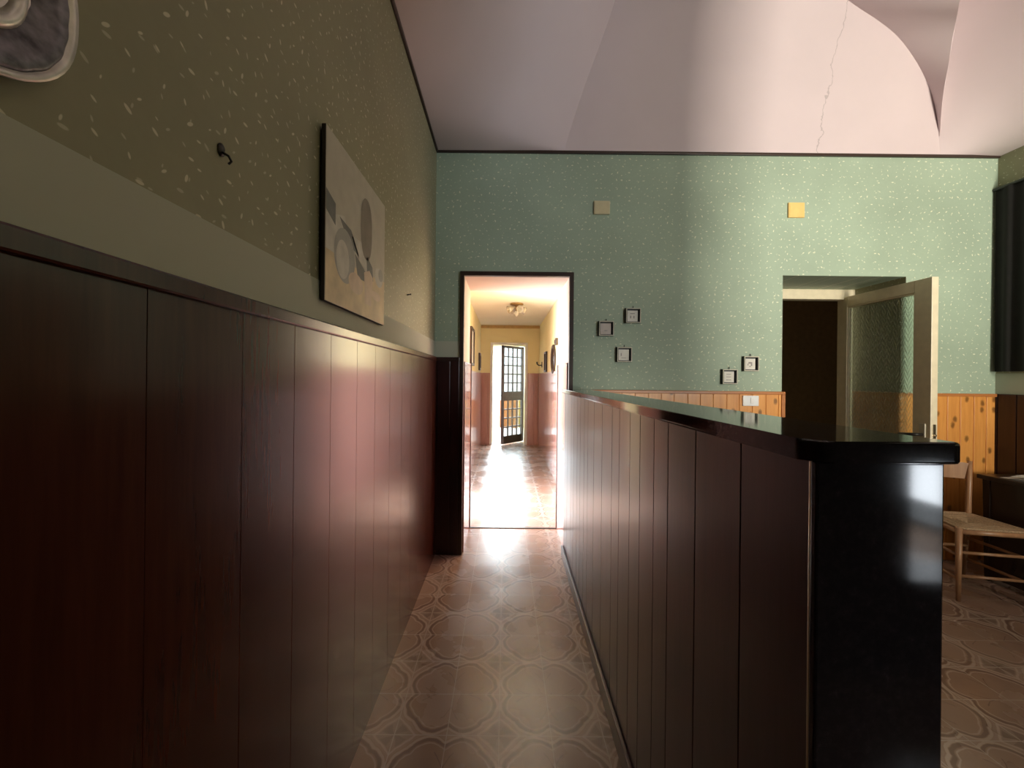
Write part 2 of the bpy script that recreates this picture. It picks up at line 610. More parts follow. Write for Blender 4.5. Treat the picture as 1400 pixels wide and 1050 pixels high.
def struct(name, mb, mats, parent=None, label=None, fix=True):
    o = mb.make(name, mats, parent, fix=fix)
    if parent is None:
        o['kind'] = 'structure'
    if label:
        o['label'] = label
    return o


cR, sR = math.cos(ROLL), math.sin(ROLL)


def at(px, py, d):
    """world point that the photograph shows at (px, py), at distance d in front of the lens"""
    dx, dy = px - VPX, py - VPY
    x = dx * cR + dy * sR
    y = -dx * sR + dy * cR
    return Vector((x * d / F, d, H - y * d / F))


# ------------------------------------------------------------------ main dimensions
D1, D2 = 2.97, 3.49            # back wall: face towards the room, face towards the corridor
XL, XR = -0.525, 3.62          # left and right wall
ZT = 2.97                      # top of the wallpapered walls
WL = 1.45                      # top of the dark wainscot on the left
WP = 1.222                     # top of the pine wainscot
DX0, DX1, DZ = -0.312, 0.468, 2.055     # corridor doorway
EX0, EX1, EZ = 2.04, 2.95, 2.08         # side doorway
CX0, CX1, CZ, CD = -0.485, 0.66, 2.33, 7.86   # corridor

# ------------------------------------------------------------------ floor
b = MB()
b.box((XL - 0.3, -4.2, -0.1), (XR + 0.3, 8.3, 0.0))
struct('floor', b, M['floor'])

# ------------------------------------------------------------------ left wall, its bare plaster band and wainscot
b = MB()
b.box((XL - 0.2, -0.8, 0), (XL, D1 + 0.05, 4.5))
wl = struct('wall_left', b, M['paper_side_bounce'])
b = MB()
b.box((XL - 0.01, -0.7, WL - 0.02), (XL + 0.003, D1, WL + 0.118))
b.make('plaster_band', M['band'], wl)


def boards(b, p0, p1, z0, z1, n, th, widths, gap=0.006, bev=0.0025):
    """vertical tongue-and-groove boards from p0 to p1 (ground plan), thickness th along n"""
    p0, p1, n = Vector((*p0, 0)), Vector((*p1, 0)), Vector((*n, 0)).normalized()
    L = (p1 - p0).length
    u = (p1 - p0) / L
    # backing
    q = [p0, p1, p1 + n * (th - 0.005), p0 + n * (th - 0.005)]
    b.hexa([v + Vector((0, 0, z0)) for v in q], [v + Vector((0, 0, z1)) for v in q])
    s, i = 0.0, 0
    while s < L - 0.01:
        w = widths[i % len(widths)]
        e = min(L, s + w)
        a, c = p0 + u * (s + gap * 0.5), p0 + u * (e - gap * 0.5)
        q = [a, c, c + n * th, a + n * th]
        b.hexa([v + Vector((0, 0, z0)) for v in q], [v + Vector((0, 0, z1)) for v in q], bev)
        s = e
        i += 1
    return b


b = boards(MB(), (XL, D1 - 0.026), (XL, -0.7), 0.0, WL - 0.028, (1, 0), 0.022, [0.20, 0.19, 0.205], gap=0.001, bev=0.0006)
b.make('wainscot', M['mahogany'], wl)
b = MB()
b.box((XL, -0.7, WL - 0.030), (XL + 0.030, D1 - 0.026, WL), 0.004)
b.make('wainscot_rail', M['mahogany'], wl)

# ------------------------------------------------------------------ back wall with two doorways
b = MB()


def wallbox(x0, x1, z0, z1):
    b.box((x0, D1, z0), (x1, D2, z1))


wallbox(XL - 0.2, DX0, 0, DZ)
wallbox(DX1, EX0, 0, DZ)
wallbox(XL - 0.2, EX0, DZ, ZT)
wallbox(EX0, EX1, EZ, ZT)
wallbox(EX1, XR + 0.2, 0, ZT)
bmesh.ops.recalc_face_normals(b.bm, faces=list(b.bm.faces))
for f in b.bm.faces:
    c = f.calc_center_median()
    f.material_index = 0
    if abs(f.normal.y) < 0.5 and c.x < 1.2:
        f.material_index = 1
    elif abs(f.normal.x) > 0.5:
        f.material_index = 2
    elif f.normal.y > 0.5:
        f.material_index = 1
wb = struct('wall_back', b, [M['paper_back'], M['reveal'], M['paper_side_bounce']])
b = MB()
b.box((XL + 0.003, D1 - 0.003, WL - 0.02), (DX0 - 0.03, D1 + 0.01, WL + 0.118))
b.make('plaster_band', M['band'], wb)
b = boards(MB(), (XL + 0.022, D1), (DX0 - 0.024, D1), 0, WL - 0.028, (0, -1), 0.024, [0.10, 0.10])
b.box((XL + 0.022, D1 - 0.032, WL - 0.03), (DX0 - 0.024, D1, WL), 0.004)
b.make('wainscot', M['mahogany_dark'], wb)
b = boards(MB(), (DX1 + 0.10, D1), (EX0 - 0.012, D1), 0, WP - 0.02, (0, -1), 0.020, [0.095, 0.10, 0.092])
b.make('pine_wainscot', M['pine'], wb)
b = MB()
b.box((DX1 + 0.10, D1 - 0.028, WP - 0.022), (EX0 + 0.012, D1, WP), 0.004)
b.box((EX0 - 0.014, D1 - 0.026, 0), (EX0 + 0.012, D1 + 0.002, WP - 0.02), 0.003)
b.make('pine_rail', M['pine_trim'], wb)
b = boards(MB(), (EX1 + 0.005, D1), (XR - 0.024, D1), 0, WP - 0.02, (0, -1), 0.020, [0.095, 0.10, 0.092])
b.make('pine_wainscot', M['pine'], wb)
b = MB()
b.box((EX1, D1 - 0.028, WP - 0.022), (XR - 0.02, D1, WP), 0.004)
b.make('pine_rail', M['pine_trim'], wb)
# the pine goes on round the side doorway's right reveal
b = boards(MB(), (EX1, D1 + 0.002), (EX1, D2 - 0.1), 0, WP, (-1, 0), 0.018, [0.1])
b.make('pine_wainscot', M['pine'], wb)
# polished wainscot inside the corridor doorway, with a dark edge strip at its far end
for xa, xb in ((DX0, DX0 + 0.014), (DX1, DX1 - 0.014)):
    b = MB()
    b.box((xa, D1 + 0.02, 0), (xb, D2 - 0.015, 1.42), 0.003)
    b.make('reveal_wainscot', M['corridor_wood'], wb)
    b = MB()
    b.box((xa, D2 - 0.015, 0), (xb * 1.0 + (0.006 if xb > xa else -0.006), D2 + 0.004, 1.42), 0.002)
    b.make('edge_strip', M['trim_dark'], wb)

# dark moulding along the top of the walls
b = MB()
b.box((XL, D1 - 0.016, ZT - 0.012), (XR, D1 + 0.01, ZT + 0.008), 0.003)
struct('trim_1', b, M['trim_dark'])
b = MB()
b.box((XL - 0.01, 0.4, ZT - 0.012), (XL + 0.014, D1 - 0.016, ZT + 0.008), 0.003)
struct('trim_2', b, M['trim_dark'])

# ------------------------------------------------------------------ right wall, wainscot, rest of the room and added light blockers behind the lens
b = MB()
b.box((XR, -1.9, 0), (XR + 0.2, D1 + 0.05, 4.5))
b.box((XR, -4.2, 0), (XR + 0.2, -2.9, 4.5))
b.box((XR, -2.9, 2.5), (XR + 0.2, -1.9, 4.5))
wr = struct('wall_right', b, M['paper_side_bounce'])
b = MB()
b.box((XR - 0.004, 1.4, WP + 0.0), (XR + 0.01, D1, WP + 0.15))
b.make('plaster_band', M['band'], wr)
b = boards(MB(), (XR, 1.4), (XR, D1 - 0.001), 0, WP, (-1, 0), 0.022, [0.11])
b.make('wainscot', M['mahogany_dark'], wr)
b = MB()
b.box((XL - 0.2, -0.95, 0), (1.80, -0.75, 4.5))  # unseen partition added to cast the soft shadow edge on the back wall
b.box((1.80, -0.95, 0.94), (2.34, -0.75, 4.5))
b.box((2.16, -0.95, 0), (2.34, -0.75, 0.94))
b.box((1.80, -0.95, 0), (2.16, -0.75, 0.42))  # gap above is left so the granite end mirrors the side window
b.box((2.34, -0.95, 0), (XR, -0.75, 1.08))  # unseen low wall added to keep light off the floor and lower corner
struct('wall_light_block', b, M['mahogany_dark'])
b = MB()
b.box((1.6, -4.4, 0), (2.45, -4.2, 4.5))
b.box((3.45, -4.4, 0), (XR + 0.2, -4.2, 4.5))
b.box((2.45, -4.4, 2.45), (3.45, -4.2, 4.5))
struct('wall_street', b, M['paper_back'])
b = MB()
b.box((1.4, -4.4, 0), (1.6, -0.95, 4.5))
struct('wall_alcove', b, M['paper_side_bounce'])

# ------------------------------------------------------------------ vaulted ceiling: four cells meeting in groins


def curve(pts):
    P = [at(*p) if len(p) == 3 and abs(p[0]) > 5 else Vector(p) for p in pts]

    def f(t):
        s = t * (len(P) - 1)
        i = min(int(s), len(P) - 2)
        k = s - i
        p0, p1, p2, p3 = P[max(i - 1, 0)], P[i], P[i + 1], P[min(i + 2, len(P) - 1)]
        return 0.5 * ((2 * p1) + (p2 - p0) * k + (2 * p0 - 5 * p1 + 4 * p2 - p3) * k * k + (3 * p1 - p0 - 3 * p2 + p3) * k ** 3)
    return f


def W(px):                     # point of the back wall's top edge under pixel column px
    x = at(px, 210, D1).x
    return (x, D1, ZT)


g_left = curve([W(773), (775, 193, 2.96), (797, 124, 2.94), (822, 56, 2.90), (841, 0, 2.85), (856, -60, 2.76), (868, -120, 2.64), (880, -170, 2.48)])
g_right = curve([W(1286), (1284, 185, 2.965), (1290, 130, 2.93), (1300, 70, 2.88), (1312, 0, 2.82), (1324, -75, 2.72), (1334, -150, 2.6)])

p_arc = curve([(1284, 186, 2.962), (1278, 153, 2.955), (1265, 119, 2.945), (1245, 87, 2.93), (1214, 53, 2.915), (1183, 29, 2.9), (1140, 2, 2.88), (1060, -50, 2.84), (960, -120, 2.8), (880, -170, 2.75)])
p_right = curve([(1285, 186, 2.962), (1287, 153, 2.9), (1291, 119, 2.83), (1297, 87, 2.76), (1302, 53, 2.69), (1307, 29, 2.62), (1312, 2, 2.52), (1322, -50, 2.4), (1330, -120, 2.25), (1336, -170, 2.1)])


def lin(a, c):
    a, c = Vector(a), Vector(c)
    return lambda t: a.lerp(c, t)


def ruled(b, f, g, nu=40, nv=24, bulge=0.0, axis=(0, 1, 0)):
    ax = Vector(axis)

    def p(u, v):
        q = f(u).lerp(g(u), v)
        return q + ax * (bulge * math.sin(math.pi * v) * u)
    b.grid(p, nu, nv)


b = MB()
ruled(b, lin((XL, D1, ZT), (XL, 0.7, ZT)), g_left, bulge=0.10, axis=(0, 0.3, 1))
ruled(b, g_left, g_right)
ruled(b, g_right, lin((XR, D1, ZT), (XR, 1.4, ZT)), bulge=0.10, axis=(0, 0.3, 1))
ruled(b, p_arc, p_right, nv=12)       # the spandrel that leans out between two lunettes
ce = struct('ceiling', b, M['ceiling'])
b = MB()
b.box((XL - 0.2, -4.4, 4.5), (XR + 0.2, D2, 4.7))
b.box((XL - 0.2, D1 + 0.02, ZT - 0.01), (XR + 0.2, D2, 4.5))
b.make('vault_crown', M['ceiling'], ce)

# ------------------------------------------------------------------ corridor
b = MB()
b.box((CX0 - 0.15, D2, 0), (CX0, 3.72, CZ + 0.2))
b.box((CX0 - 0.15, 4.58, 0), (CX0, CD, CZ + 0.2))
b.box((CX0 - 0.15, 3.72, 2.05), (CX0, 4.58, CZ + 0.2))
wcl = struct('wall_corridor_left', b, M['yellow'])
b = boards(MB(), (CX0, 4.58), (CX0, CD - 0.02), 0, 1.40, (1, 0), 0.018, [0.12])
b.make('wainscot', M['corridor_wood'], wcl)
b = MB()
b.box((CX1, D2, 0), (CX1 + 0.15, CD, CZ + 0.2))
wcr = struct('wall_corridor_right', b, M['yellow'])
b = boards(MB(), (CX1, D2 + 0.01), (CX1, CD - 0.02), 0, 1.40, (-1, 0), 0.018, [0.12])
b.make('wainscot', M['corridor_wood'], wcr)
b = MB()
b.box((CX0 - 0.15, D2, CZ), (CX1 + 0.15, CD + 0.45, CZ + 0.2))
struct('ceiling_corridor', b, M['cream_ceiling'])
OX0, OX1, OZ = -0.25, 0.385, 1.95
b = MB()
b.box((CX0 - 0.15, CD, 0), (OX0, CD + 0.42, CZ))
b.box((OX1, CD, 0), (CX1 + 0.15, CD + 0.42, CZ))
b.box((OX0, CD, OZ), (OX1, CD + 0.42, CZ))
wce = struct('wall_corridor_end', b, M['yellow'])
b = boards(MB(), (CX0 + 0.018, CD), (OX0 - 0.05, CD), 0, 1.40, (0, -1), 0.018, [0.12])
b.make('wainscot', M['corridor_wood'], wce)
b = boards(MB(), (OX1 + 0.05, CD), (CX1 - 0.018, CD), 0, 1.40, (0, -1), 0.018, [0.12])
b.make('wainscot', M['corridor_wood'], wce)
b = MB()
b.box((CX0, CD - 0.03, CZ - 0.055), (CX1, CD, CZ), 0.006)
struct('trim_3', b, plain('ochre_moulding', (0.52, 0.33, 0.12), 0.6))

# corridor doorway casing
b = MB()
b.box((DX0 - 0.028, D1 - 0.022, 0), (DX0 + 0.004, D1 + 0.02, DZ), 0.004)
b.box((DX1 - 0.004, D1 - 0.022, 0), (DX1 + 0.028, D1 + 0.02, DZ), 0.004)
b.box((DX0 - 0.028, D1 - 0.022, DZ - 0.004), (DX1 + 0.028, D1 + 0.02, DZ + 0.028), 0.004)
struct('door_1', b, M['trim_dark'], label='dark brown casing round the bright corridor doorway')
b = MB()
b.box((DX0, D2 - 0.012, -0.002), (DX1, D2 + 0.012, 0.006), 0.002)
struct('trim_4', b, M['trim_dark'])

# ------------------------------------------------------------------ end door of the corridor: iron and glass leaf, ajar
d3 = thing('door_3', 'tall iron and glass door leaf ajar at the far end of the corridor', 'door', (OX1 - 0.02, CD + 0.39, 0))
d3['kind'] = 'structure'
b = MB()
b.box((OX0 - 0.045, CD - 0.02, 0), (OX0, CD + 0.02, OZ + 0.045), 0.004)
b.box((OX1, CD - 0.02, 0), (OX1 + 0.045, CD + 0.02, OZ + 0.045), 0.004)
b.box((OX0, CD - 0.02, OZ), (OX1, CD + 0.02, OZ + 0.045), 0.004)
b.make('door_casing', M['white_paint'], d3)
A, B_ = Vector((OX1 - 0.02, CD + 0.39, 0)), Vector((-0.068, 7.77, 0))
U = (B_ - A).normalized()
LW_ = (B_ - A).length
N = Vector((-U.y, U.x, 0))


def leafbar(b, s0, s1, z0, z1, th=0.03, bev=0.0):
    q = [A + U * s0 - N * th / 2, A + U * s1 - N * th / 2, A + U * s1 + N * th / 2, A + U * s0 + N * th / 2]
    b.hexa([v + Vector((0, 0, z0)) for v in q], [v + Vector((0, 0, z1)) for v in q], bev)


b = MB()
leafbar(b, 0, 0.06, 0.02, 1.935, 0.04)
leafbar(b, LW_ - 0.05, LW_, 0.02, 1.935, 0.04)
leafbar(b, 0, LW_, 1.89, 1.935, 0.04)
leafbar(b, 0, LW_, 0.86, 1.04, 0.036)
b.make('leaf_frame', M['iron'], d3)
b = MB()
leafbar(b, 0.03, LW_ - 0.03, 0.02, 0.17, 0.036)
b.make('kick_panel', M['trim_dark'], d3)
b = MB()
for k in range(1, 4):
    s = 0.06 + (LW_ - 0.11) * k / 4
    leafbar(b, s - 0.011, s + 0.011, 0.17, 1.9, 0.02)
for k in range(1, 5):
    z = 1.04 + 0.85 * k / 5
    leafbar(b, 0.03, LW_ - 0.03, z - 0.011, z + 0.011, 0.018)
for k in range(1, 4):
    z = 0.17 + 0.69 * k / 4
    leafbar(b, 0.03, LW_ - 0.03, z - 0.011, z + 0.011, 0.018)
b.make('grille', M['iron'], d3)
b = MB()
leafbar(b, 0.03, LW_ - 0.03, 0.16, 0.87, 0.004)
leafbar(b, 0.03, LW_ - 0.03, 1.03, 1.9, 0.004)
b.make('glazing', M['glass'], d3)
b = MB()
p = A + U * (LW_ - 0.03) - N * 0.02 + Vector((0, 0, 0.96))
b.tube([p, p - N * 0.05, p - N * 0.055 - U * 0.08], 0.008, 8)
b.make('handle', M['black_metal'], d3)

# outside
b = MB()
b.box((-6, 8.3, -0.12), (6, 16, -0.02))
struct('ground', b, M['pavement'])
b = MB()
b.box((-6, 14, -0.1), (6, 14.3, 1.75), 0.02)
struct('wall_garden', b, M['house_wall'])

# clothes rail with two cloths, seen through the lower panes
rail = thing('clothes_rail', 'low metal rail behind the corridor end door, carrying two bright cloths', 'rail', (0.15, 9.3, -0.02))
b = MB()
for x in (-0.16, 0.62):
    b.tube([(x, 9.3, -0.02), (x, 9.3, 0.78)], 0.012, 8)
b.tube([(-0.16, 9.3, 0.78), (0.62, 9.3, 0.78)], 0.012, 8)
b.make('rail_bar', M['iron'], rail)


def cloth(name, label, x0, x1, z0, z1, mat, cat='cloth'):
    mb = MB()

    def p(u, v, s):
        x = x0 + (x1 - x0) * u
        w = 0.014 * math.sin(u * 21) * (1 - v) + 0.005 * math.sin(u * 47) * (1 - v)
        return Vector((x, 9.266 + s * 0.003 + w, z0 + (z1 - z0) * v + 0.012 * math.sin(u * 13) * (1 - v)))
    mb.grid(lambda u, v: p(u, v, -1), 30, 14)
    mb.grid(lambda u, v: p(u, v, 1), 30, 14)
    mb.grid(lambda u, v: p(u, 1, 2 * v - 1), 30, 1)
    mb.grid(lambda u, v: p(u, 0, 2 * v - 1), 30, 1)
    for k in range(4):        # pegs' loops over the bar
        xx = x0 + (x1 - x0) * (k + 0.5) / 4
        mb.box((xx - 0.02, 9.263, z1 - 0.01), (xx + 0.02, 9.2875, z1 + 0.004))
    o = mb.make(name, mat, None, ((x0 + x1) / 2, 9.3, z0))
    return tag(o, label, cat, 'cloths on the rail outside')


cloth('hanging_cloth', 'wide orange cloth hanging outside behind the lower door panes', -0.12, 0.30, 0.16, 0.79, M['orange_cloth'])
cloth('hanging_cloth', 'short yellow cloth hanging outside beside the orange one', 0.31, 0.56, 0.16, 0.79, M['yellow_cloth'])

# ------------------------------------------------------------------ side doorway, dark room behind it and the glazed door
b = MB()
b.box((1.2, 4.7, 0), (4.6, 4.85, 2.7))
b.box((1.05, D2, 0), (1.2, 5.75, 2.7))
b.box((4.6, D2, 0), (4.75, 5.75, 2.7))
b.box((1.05, D2, 2.7), (4.75, 5.75, 2.8))
b.box((XR + 0.2, D2 - 0.12, 0), (4.75, D2, 2.8))
struct('wall_side_room', b, M['dark_room'])
b = MB()
b.box((1.05, D2, -0.1), (4.75, 5.75, 0.001))
struct('floor_side_room', b, M['dark_room'])

d2 = thing('door_2', 'cream door with a large patterned glass pane, standing open into the room', 'door', (2.88, 3.46, 0))
d2['kind'] = 'structure'
b = MB()
b.box((EX0, 3.40, EZ - 0.085), (EX1, 3.48, EZ), 0.004)
b.box((EX0, 3.40, 0), (EX0 + 0.05, 3.48, EZ - 0.085), 0.004)
b.box((EX1 - 0.045, 3.43, 0), (EX1, 3.48, EZ - 0.085), 0.004)
b.make('door_frame', M['door_paint'], d2)
LX0, LX1, LY0, LY1, LZ = 2.857, 2.903, 2.70, 3.47, 2.012
b = MB()
b.box((LX0, LY0, 0.012), (LX1, LY0 + 0.115, LZ), 0.003)
b.box((LX0, LY1 - 0.10, 0.012), (LX1, LY1, LZ), 0.003)
b.box((LX0, LY0 + 0.115, LZ - 0.085), (LX1, LY1 - 0.10, LZ), 0.003)
b.box((LX0, LY0 + 0.115, 0.012), (LX1, LY1 - 0.10, 0.55), 0.003)
leaf = b.make('leaf', M['door_paint'], d2)
b = MB()
for z0, z1, y0, y1 in ((0.55, LZ - 0.085, LY0 + 0.115, LY0 + 0.125), (0.55, LZ - 0.085, LY1 - 0.112, LY1 - 0.10),
                       (0.55, 0.56, LY0 + 0.125, LY1 - 0.112), (LZ - 0.095, LZ - 0.085, LY0 + 0.125, LY1 - 0.112)):
    b.box((LX0 + 0.004, y0, z0), (LX1 - 0.004, y1, z1), 0.002)
b.make('glazing_bead', M['door_paint'], leaf)
b = MB()
b.box((2.877, LY0 + 0.118, 0.552), (2.882, LY1 - 0.103, LZ - 0.088))
b.make('glass_pane', M['pattern_glass'], d2)
b = MB()
b.box((LX0 - 0.007, LY0 + 0.030, 0.83), (LX0 + 0.001, LY0 + 0.070, 1.02), 0.003)
hp = b.make('handle_plate', M['frame_silver'], leaf)
b = MB()
b.tube([(LX0 - 0.005, LY0 + 0.05, 0.945), (LX0 - 0.05, LY0 + 0.05, 0.945), (LX0 - 0.058, LY0 + 0.062, 0.944), (LX0 - 0.058, LY0 + 0.16, 0.938)],
       [0.010, 0.010, 0.011, 0.008], 10)
b.make('lever_handle', M['black_metal'], leaf)
b = MB()
b.box((LX0 + 0.012, LY0 - 0.003, 0.86), (LX1 - 0.012, LY0 + 0.001, 1.02), 0.001)
b.lathe((LX0 + 0.023, LY0 - 0.002, 0.945), (0, -1, 0), [(0.009, 0), (0.009, 0.008), (0.0, 0.009)], 10)
b.make('lock_plate', M['metal'], leaf)

# ------------------------------------------------------------------ bar counter
CY0, CY1 = 0.515, 2.965
TOPZ = 1.2255


def cx(d, off=0.0):
    return 0.406 + 0.0130 * (d - 0.5) + off


def cquad(o0, o1, y0, y1):
    return [(cx(y0, o0), y0), (cx(y0, o1), y0), (cx(y1, o1), y1), (cx(y1, o0), y1)]


def cbox(b, o0, o1, y0, y1, z0, z1, bev=0.0):
    q = cquad(o0, o1, y0, y1)
    b.hexa([(x, y, z0) for x, y in q], [(x, y, z1) for x, y in q], bev)


cnt = thing('bar_counter', 'long narrow bar counter with dark board front and black granite cap and end', 'counter', (0.48, 1.7, 0))
b = MB()
cbox(b, 0.022, 0.15, CY0 + 0.012, CY1, 0.0, TOPZ - 0.028)
b.make('body', M['mahogany_dark'], cnt)
b = boards(MB(), (cx(CY1, 0.022), CY1), (cx(CY0 + 0.018, 0.022), CY0 + 0.018), 0.0, TOPZ - 0.028, (-1, 0), 0.022,
           [0.17, 0.17, 0.105, 0.13, 0.105, 0.12, 0.10, 0.15], gap=0.003, bev=0.0008)
b.make('front_panel', M['counter_wood'], cnt)
b = boards(MB(), (cx(CY0 + 0.012, 0.15), CY0 + 0.012), (cx(CY1, 0.15), CY1), 0.0, TOPZ - 0.028, (1, 0), 0.008, [0.11])
b.make('rear_panel', M['mahogany_dark'], cnt)
b = MB()
cbox(b, -0.016, 0.0, CY0 + 0.06, CY1, 0.0, 0.075, 0.004)
b.make('baseboard', M['counter_wood'], cnt)
b = MB()
cbox(b, -0.006, 0.158, CY0, CY0 + 0.012, 0.0, TOPZ - 0.028, 0.003)
b.make('granite_end_panel', M['granite'], cnt)
b = MB()
cbox(b, -0.004, 0.006, CY0 + 0.012, CY0 + 0.018, 0.0, TOPZ - 0.03, 0.002)
b.make('corner_strip', M['metal'], cnt)
b = MB()
# cap with rounded near corners
q = []
y0, y1 = CY0 - 0.014, CY1
x0, x1 = cx(y0, -0.022), cx(y0, 0.166)
rr = 0.028
for k in range(7):
    a = math.pi + math.pi / 2 * k / 6
    q.append((x0 + rr + rr * math.cos(a), y0 + rr + rr * math.sin(a)))
for k in range(5):
    a = 1.5 * math.pi + math.pi / 2 * k / 4
    q.append((x1 - 0.008 + 0.008 * math.cos(a), y0 + 0.008 + 0.008 * math.sin(a)))
q += [(cx(y1, 0.166), y1), (cx(y1, -0.022), y1)]
b.hexa([(x, y, TOPZ - 0.028) for x, y in q], [(x, y, TOPZ) for x, y in q], 0.004)
b.make('granite_cap', M['granite'], cnt)

# ------------------------------------------------------------------ things on the left wall
# still-life canvas
pc = thing('painting', 'unframed still life canvas with a tall dark bottle shape, hung on the left wall', 'painting', (XL, 1.34, 1.75))
PX = XL + 0.020
PY0, PY1, PZ0, PZ1 = 1.118, 1.665, 1.512, 2.005
b = MB()
b.box((XL + 0.006, PY0, PZ0), (PX, PY1, PZ1), 0.003)
bmesh.ops.recalc_face_normals(b.bm, faces=list(b.bm.faces))
for f in b.bm.faces:
    f.material_index = 0 if f.normal.x > 0.8 else 1
b.make('canvas', [M['canvas_grey'], M['canvas_edge']], pc)


def pp(u, v, k=1):
    return (PX + 0.0002 * k, PY0 + (PY1 - PY0) * u, PZ0 + (PZ1 - PZ0) * v)


def patch(b, pts, mi, k):
    b.mi = mi
    b.face([pp(u, v, k) for u, v in pts])


def ell(cu, cv, ru, rv, n=28, power=2.0):
    return [(cu + ru * math.copysign(abs(math.cos(t)) ** (2 / power), math.cos(t)), cv + rv * math.copysign(abs(math.sin(t)) ** (2 / power), math.sin(t)))
            for t in [2 * math.pi * i / n for i in range(n)]]


b = MB()
patch(b, [(0.004, 0.004), (0.996, 0.004), (0.996, 0.36), (0.45, 0.31), (0.004, 0.30)], 0, 1)
patch(b, [(0.004, 0.30), (0.20, 0.305), (0.40, 0.31), (0.24, 0.58), (0.004, 0.50)], 1, 2)
patch(b, [(0.004, 0.52), (0.12, 0.47), (0.12, 0.60), (0.004, 0.64)], 2, 3)
patch(b, [(0.17, 0.55), (0.34, 0.53), (0.47, 0.40), (0.30, 0.43)], 2, 3)
patch(b, [(0.34, 0.50), (0.55, 0.52), (0.66, 0.33), (0.47, 0.38)], 1, 3)
patch(b, [(0.40, 0.40), (0.56, 0.34), (0.68, 0.26), (0.45, 0.25)], 2, 4)
patch(b, [(0.60, 0.46), (0.72, 0.40), (0.74, 0.30), (0.62, 0.28)], 2, 4)
patch(b, ell(0.60, 0.64, 0.105, 0.22, power=2.4), 3, 4)
patch(b, ell(0.25, 0.33, 0.15, 0.17), 4, 5)
patch(b, ell(0.22, 0.30, 0.09, 0.12), 1, 6)
patch(b, [(0.58, 0.10), (0.70, 0.10), (0.73, 0.32), (0.66, 0.36), (0.56, 0.32)], 5, 5)
patch(b, ell(0.86, 0.36, 0.09, 0.075), 1, 5)
patch(b, ell(0.90, 0.39, 0.05, 0.05), 4, 6)
patch(b, ell(0.42, 0.20, 0.12, 0.07), 5, 7)
patch(b, ell(0.80, 0.20, 0.10, 0.035), 5, 5)
b.make('still_life', [M['paint_ochre'], M['paint_pale'], M['paint_slate'], M['paint_brown'], M['paint_mid'], M['paint_peach']], pc, fix=False)

# pewter plate
PLY, PLZ = 0.355, 1.705


def sq(n):
    return lambda th: 1.0 / (abs(math.cos(th)) ** n + abs(math.sin(th)) ** n) ** (1.0 / n)


pl = thing('wall_plate', 'rounded square pewter plate with raised rims hung high on the left wall', 'plate', (XL, PLY, PLZ))
b = MB()
b.lathe((XL + 0.004, PLY, PLZ), (1, 0, 0), [(0.092, 0.0), (0.109, 0.010), (0.1145, 0.014), (0.1145, 0.019), (0.108, 0.018), (0.104, 0.013), (0.100, 0.013)], 64, sq(2.35))
b.make('outer_rim', M['pewter_light'], pl)
b = MB()
b.lathe((XL + 0.004, PLY, PLZ), (1, 0, 0), [(0.108, 0.006), (0.108, 0.015), (0.103, 0.0195), (0.092, 0.0185), (0.080, 0.014), (0.072, 0.013), (0.068, 0.009)], 120,
        lambda th: sq(2.35)(th) * (1 + 0.006 * math.sin(24 * th)))
b.make('embossed_band', M['pewter'], pl)
b = MB()
b.lathe((XL + 0.004, PLY, PLZ), (1, 0, 0), [(0.070, 0.005), (0.070, 0.014), (0.066, 0.018), (0.060, 0.018), (0.055, 0.012), (0.053, 0.008)], 64, sq(2.8))
b.make('inner_rim', M['pewter_light'], pl)
b = MB()
b.lathe((XL + 0.004, PLY, PLZ), (1, 0, 0), [(0.055, 0.004), (0.055, 0.009), (0.03, 0.010), (0.0, 0.010)], 48, sq(2.8))
b.make('picture_centre', M['plate_pic'], pl)

# hook and nail
hk = at(298, 208, 0.525 / 393 * F)
b = MB()
c = Vector((XL, hk.y, hk.z))
b.lathe(c + Vector((0.0, 0, 0.004)), (1, 0, 0), [(0.0045, -0.002), (0.0095, 0.001), (0.0095, 0.003), (0.0, 0.005)], 16, lambda th: 0.8 + 0.45 * abs(math.sin(th)))
b.tube([c + Vector((0.003, 0, 0.0)), c + Vector((0.014, 0.002, -0.006)), c + Vector((0.018, 0.004, -0.015)), c + Vector((0.012, 0.005, -0.019))], 0.0022, 8)
o = b.make('wall_hook', M['black_metal'], None, tuple(c))
tag(o, 'small black hook in the wallpaper between the pewter plate and the canvas', 'hook')
nl = Vector((XL, 2.13, 1.735))
b = MB()
b.tube([nl - Vector((0.004, 0, 0)), nl + Vector((0.02, 0, 0.004))], 0.003, 8)
b.lathe(nl + Vector((0.019, 0, 0.004)), (1, 0, 0), [(0.006, 0), (0.006, 0.002), (0, 0.003)], 10)
o = b.make('nail', M['black_metal'], None, tuple(nl))
tag(o, 'bare nail in the left wall, past the canvas near the corner', 'nail')

# ------------------------------------------------------------------ things on the back wall
# small square box frames


